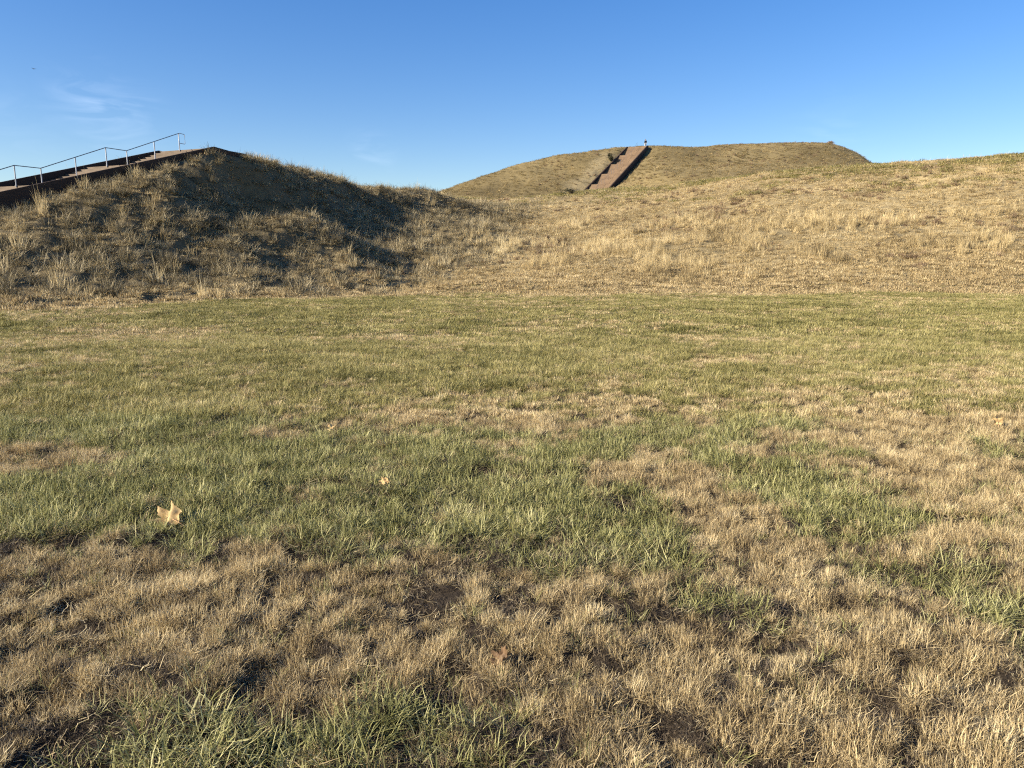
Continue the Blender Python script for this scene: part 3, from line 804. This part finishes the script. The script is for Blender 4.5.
def person(x, y, z, rz):
    root = empty('person', (x, y, z), rz)
    root.scale = (1.13, 1.13, 1.13)
    tag(root, 'person in a dark jacket and light trousers standing at the top of the far stairs', 'person')
    V = [(0, 0, .97), (0, .01, 1.12), (0, 0, 1.30), (0, -.01, 1.46), (0, 0, 1.55), (0, .01, 1.63), (0, .015, 1.72),
         (.10, 0, .92), (.11, .02, .50), (.11, -.03, .09), (.12, .10, .03), (-.10, 0, .92), (-.12, -.02, .50), (-.13, -.06, .09), (-.14, .07, .03),
         (.18, -.01, 1.42), (.24, -.03, 1.14), (.23, .05, .90), (.23, .08, .80), (-.18, -.01, 1.42), (-.24, -.03, 1.14), (-.23, .05, .90), (-.23, .08, .80)]
    E = [(0, 1), (1, 2), (2, 3), (3, 4), (4, 5), (5, 6), (0, 7), (7, 8), (8, 9), (9, 10), (0, 11), (11, 12), (12, 13), (13, 14), (3, 15), (15, 16), (16, 17), (17, 18), (3, 19), (19, 20), (20, 21), (21, 22)]
    rd = [(.15, .11), (.14, .10), (.16, .11), (.10, .08), .055, .085, .075, .085, .058, .04, .035, .085, .058, .04, .035, .06, .045, .034, .03, .06, .045, .034, .03]
    skin_mesh('body', V, E, rd, M_SKIN, root)
    J = [0, 1, 2, 3, 15, 16, 17, 19, 20, 21]; mp = {a: i for i, a in enumerate(J)}
    skin_mesh('jacket', [V[a] for a in J], [(mp[a], mp[b]) for a, b in E if a in mp and b in mp],
              [(.20, .16), (.19, .15), (.20, .15), (.12, .11), .085, .068, .055, .085, .068, .055], M_COAT, root)
    J = [0, 7, 8, 9, 11, 12, 13]; mp = {a: i for i, a in enumerate(J)}
    skin_mesh('trousers', [V[a] for a in J], [(mp[a], mp[b]) for a, b in E if a in mp and b in mp], [(.16, .13), .11, .082, .07, .11, .082, .07], M_TROUS, root)
    skin_mesh('hair', [(0, -.03, 1.62), (0, -.015, 1.70), (0, .01, 1.755)], [(0, 1), (1, 2)], [.085, .095, .06], M_HAIR, root)
_pp = P(645.5, 144.5, 180)
person(_pp[0], 180.0, drop_z((_pp[0], 180.0)) + .02, R(20))

# ------------------------------------------------------------------ bird
M_BIRD = simple_mat('dark_feathers', (.02, .02, .022), (.05, .048, .045), 9, .7)
def bird(p, rz):
    root = empty('bird', p, rz); tag(root, 'small dark bird flying high in the sky at the left', 'bird')
    V = [(0, -.22, 0), (0, -.10, 0), (0, .05, .01), (0, .15, .02), (0, .21, .01), (.10, .04, .05), (.24, .06, .10), (.40, -.02, .06), (-.10, .04, .05), (-.24, .06, .10), (-.40, -.02, .06)]
    E = [(0, 1), (1, 2), (2, 3), (3, 4), (2, 5), (5, 6), (6, 7), (2, 8), (8, 9), (9, 10)]
    rd = [(.05, .012), .045, .06, .04, .012, (.075, .014), (.06, .01), (.02, .005), (.075, .014), (.06, .01), (.02, .005)]
    skin_mesh('body', V, E, rd, M_BIRD, root, 2, 2)
bird(P(34, 69, 115), R(60))

# ------------------------------------------------------------------ light
SUN_EL, SUN_AZ = R(25), R(-114)         # azimuth clockwise from +y: the sun is at the left, a little behind
world = bpy.data.worlds.new('World'); scene.world = world; world.use_nodes = True
nt = world.node_tree; nt.nodes.clear()
wo = nd(nt, 'ShaderNodeOutputWorld'); bg = nd(nt, 'ShaderNodeBackground')
sky = nd(nt, 'ShaderNodeTexSky', sky_type='NISHITA'); sky.sun_disc = False
sky.sun_elevation = SUN_EL; sky.sun_rotation = SUN_AZ; sky.altitude = 150; sky.air_density = 1.0; sky.dust_density = 0.5; sky.ozone_density = 2.5
hs = nd(nt, 'ShaderNodeHueSaturation'); hs.inputs['Saturation'].default_value = 1.5; hs.inputs['Hue'].default_value = 0.516
gm = nd(nt, 'ShaderNodeGamma'); gm.inputs['Gamma'].default_value = .82
nt.links.new(sky.outputs[0], gm.inputs['Color']); nt.links.new(gm.outputs[0], hs.inputs['Color'])
# faint wisps of cirrus
tc = nd(nt, 'ShaderNodeTexCoord')
def dirv(px, py):
    v = P(px, py, 100) - np.array([0, 0, EYE]); return v / np.linalg.norm(v)
mask = None
for px, py, rad_, am in [(88, 98, .06, .5), (125, 122, .07, .35), (370, 156, .045, .45), (10, 128, .06, .25), (830, 135, .07, .2)]:
    v = dirv(px, py)
    ds = nd(nt, 'ShaderNodeVectorMath', operation='DISTANCE'); ds.inputs[1].default_value = v
    nm = nd(nt, 'ShaderNodeVectorMath', operation='NORMALIZE'); nt.links.new(tc.outputs['Generated'], nm.inputs[0]); nt.links.new(nm.outputs[0], ds.inputs[0])
    mr = nd(nt, 'ShaderNodeMapRange'); mr.interpolation_type = 'SMOOTHSTEP'
    mr.inputs['From Min'].default_value = 0; mr.inputs['From Max'].default_value = rad_; mr.inputs['To Min'].default_value = am; mr.inputs['To Max'].default_value = 0
    nt.links.new(ds.outputs['Value'], mr.inputs['Value'])
    mask = mr.outputs[0] if mask is None else mathn(nt, 'ADD', mask, mr.outputs[0])
mpn = nd(nt, 'ShaderNodeMapping'); mpn.inputs['Scale'].default_value = (12, 12, 45); mpn.inputs['Rotation'].default_value = (0, R(20), 0)
nt.links.new(tc.outputs['Generated'], mpn.inputs[0])
cn = nd(nt, 'ShaderNodeTexNoise'); cn.inputs['Scale'].default_value = 1.0; cn.inputs['Detail'].default_value = 5; cn.inputs['Distortion'].default_value = 1.2
nt.links.new(mpn.outputs[0], cn.inputs['Vector'])
cr = nd(nt, 'ShaderNodeMapRange'); cr.inputs['From Min'].default_value = .45; cr.inputs['From Max'].default_value = .8
nt.links.new(cn.outputs[0], cr.inputs['Value'])
cm_ = mathn(nt, 'MULTIPLY', mathn(nt, 'MULTIPLY', mask, cr.outputs[0]), .20)
mixc = nd(nt, 'ShaderNodeMix', data_type='RGBA'); nt.links.new(cm_, mixc.inputs[0]); nt.links.new(hs.outputs[0], mixc.inputs[6]); mixc.inputs[7].default_value = (7.5, 8.2, 9.2, 1)
nt.links.new(mixc.outputs[2], bg.inputs['Color']); bg.inputs['Strength'].default_value = 0.098
nt.links.new(bg.outputs[0], wo.inputs['Surface'])

sd = bpy.data.lights.new('sun', 'SUN'); sd.energy = 5.0; sd.angle = R(.5); sd.color = (1.0, .89, .73)
so = bpy.data.objects.new('sun', sd); COL.objects.link(so)
sv = Vector((math.sin(SUN_AZ) * math.cos(SUN_EL), math.cos(SUN_AZ) * math.cos(SUN_EL), math.sin(SUN_EL)))
so.rotation_euler = sv.to_track_quat('Z', 'Y').to_euler(); so.location = (-60, -10, 60)

# ------------------------------------------------------------------ camera and view
cam = bpy.data.cameras.new('camera'); cam.sensor_width = 36; cam.lens = 36 * F / 1024; cam.clip_start = .05; cam.clip_end = 20000
co = bpy.data.objects.new('camera', cam); COL.objects.link(co); co.location = (0, 0, EYE); co.rotation_euler = (math.pi / 2 - PITCH, 0, 0)
scene.camera = co
scene.view_settings.view_transform = 'Standard'; scene.view_settings.look = 'None'; scene.view_settings.gamma = 1; scene.view_settings.exposure = 1.28
scene.render.resolution_x = 1024; scene.render.resolution_y = 768
scene.render.engine = 'CYCLES'
scene.cycles.use_denoising = False; scene.cycles.max_bounces = 4; scene.cycles.diffuse_bounces = 2; scene.cycles.glossy_bounces = 1; scene.cycles.transmission_bounces = 2
scene.cycles.adaptive_threshold = 0.03; scene.cycles.filter_width = 1.2
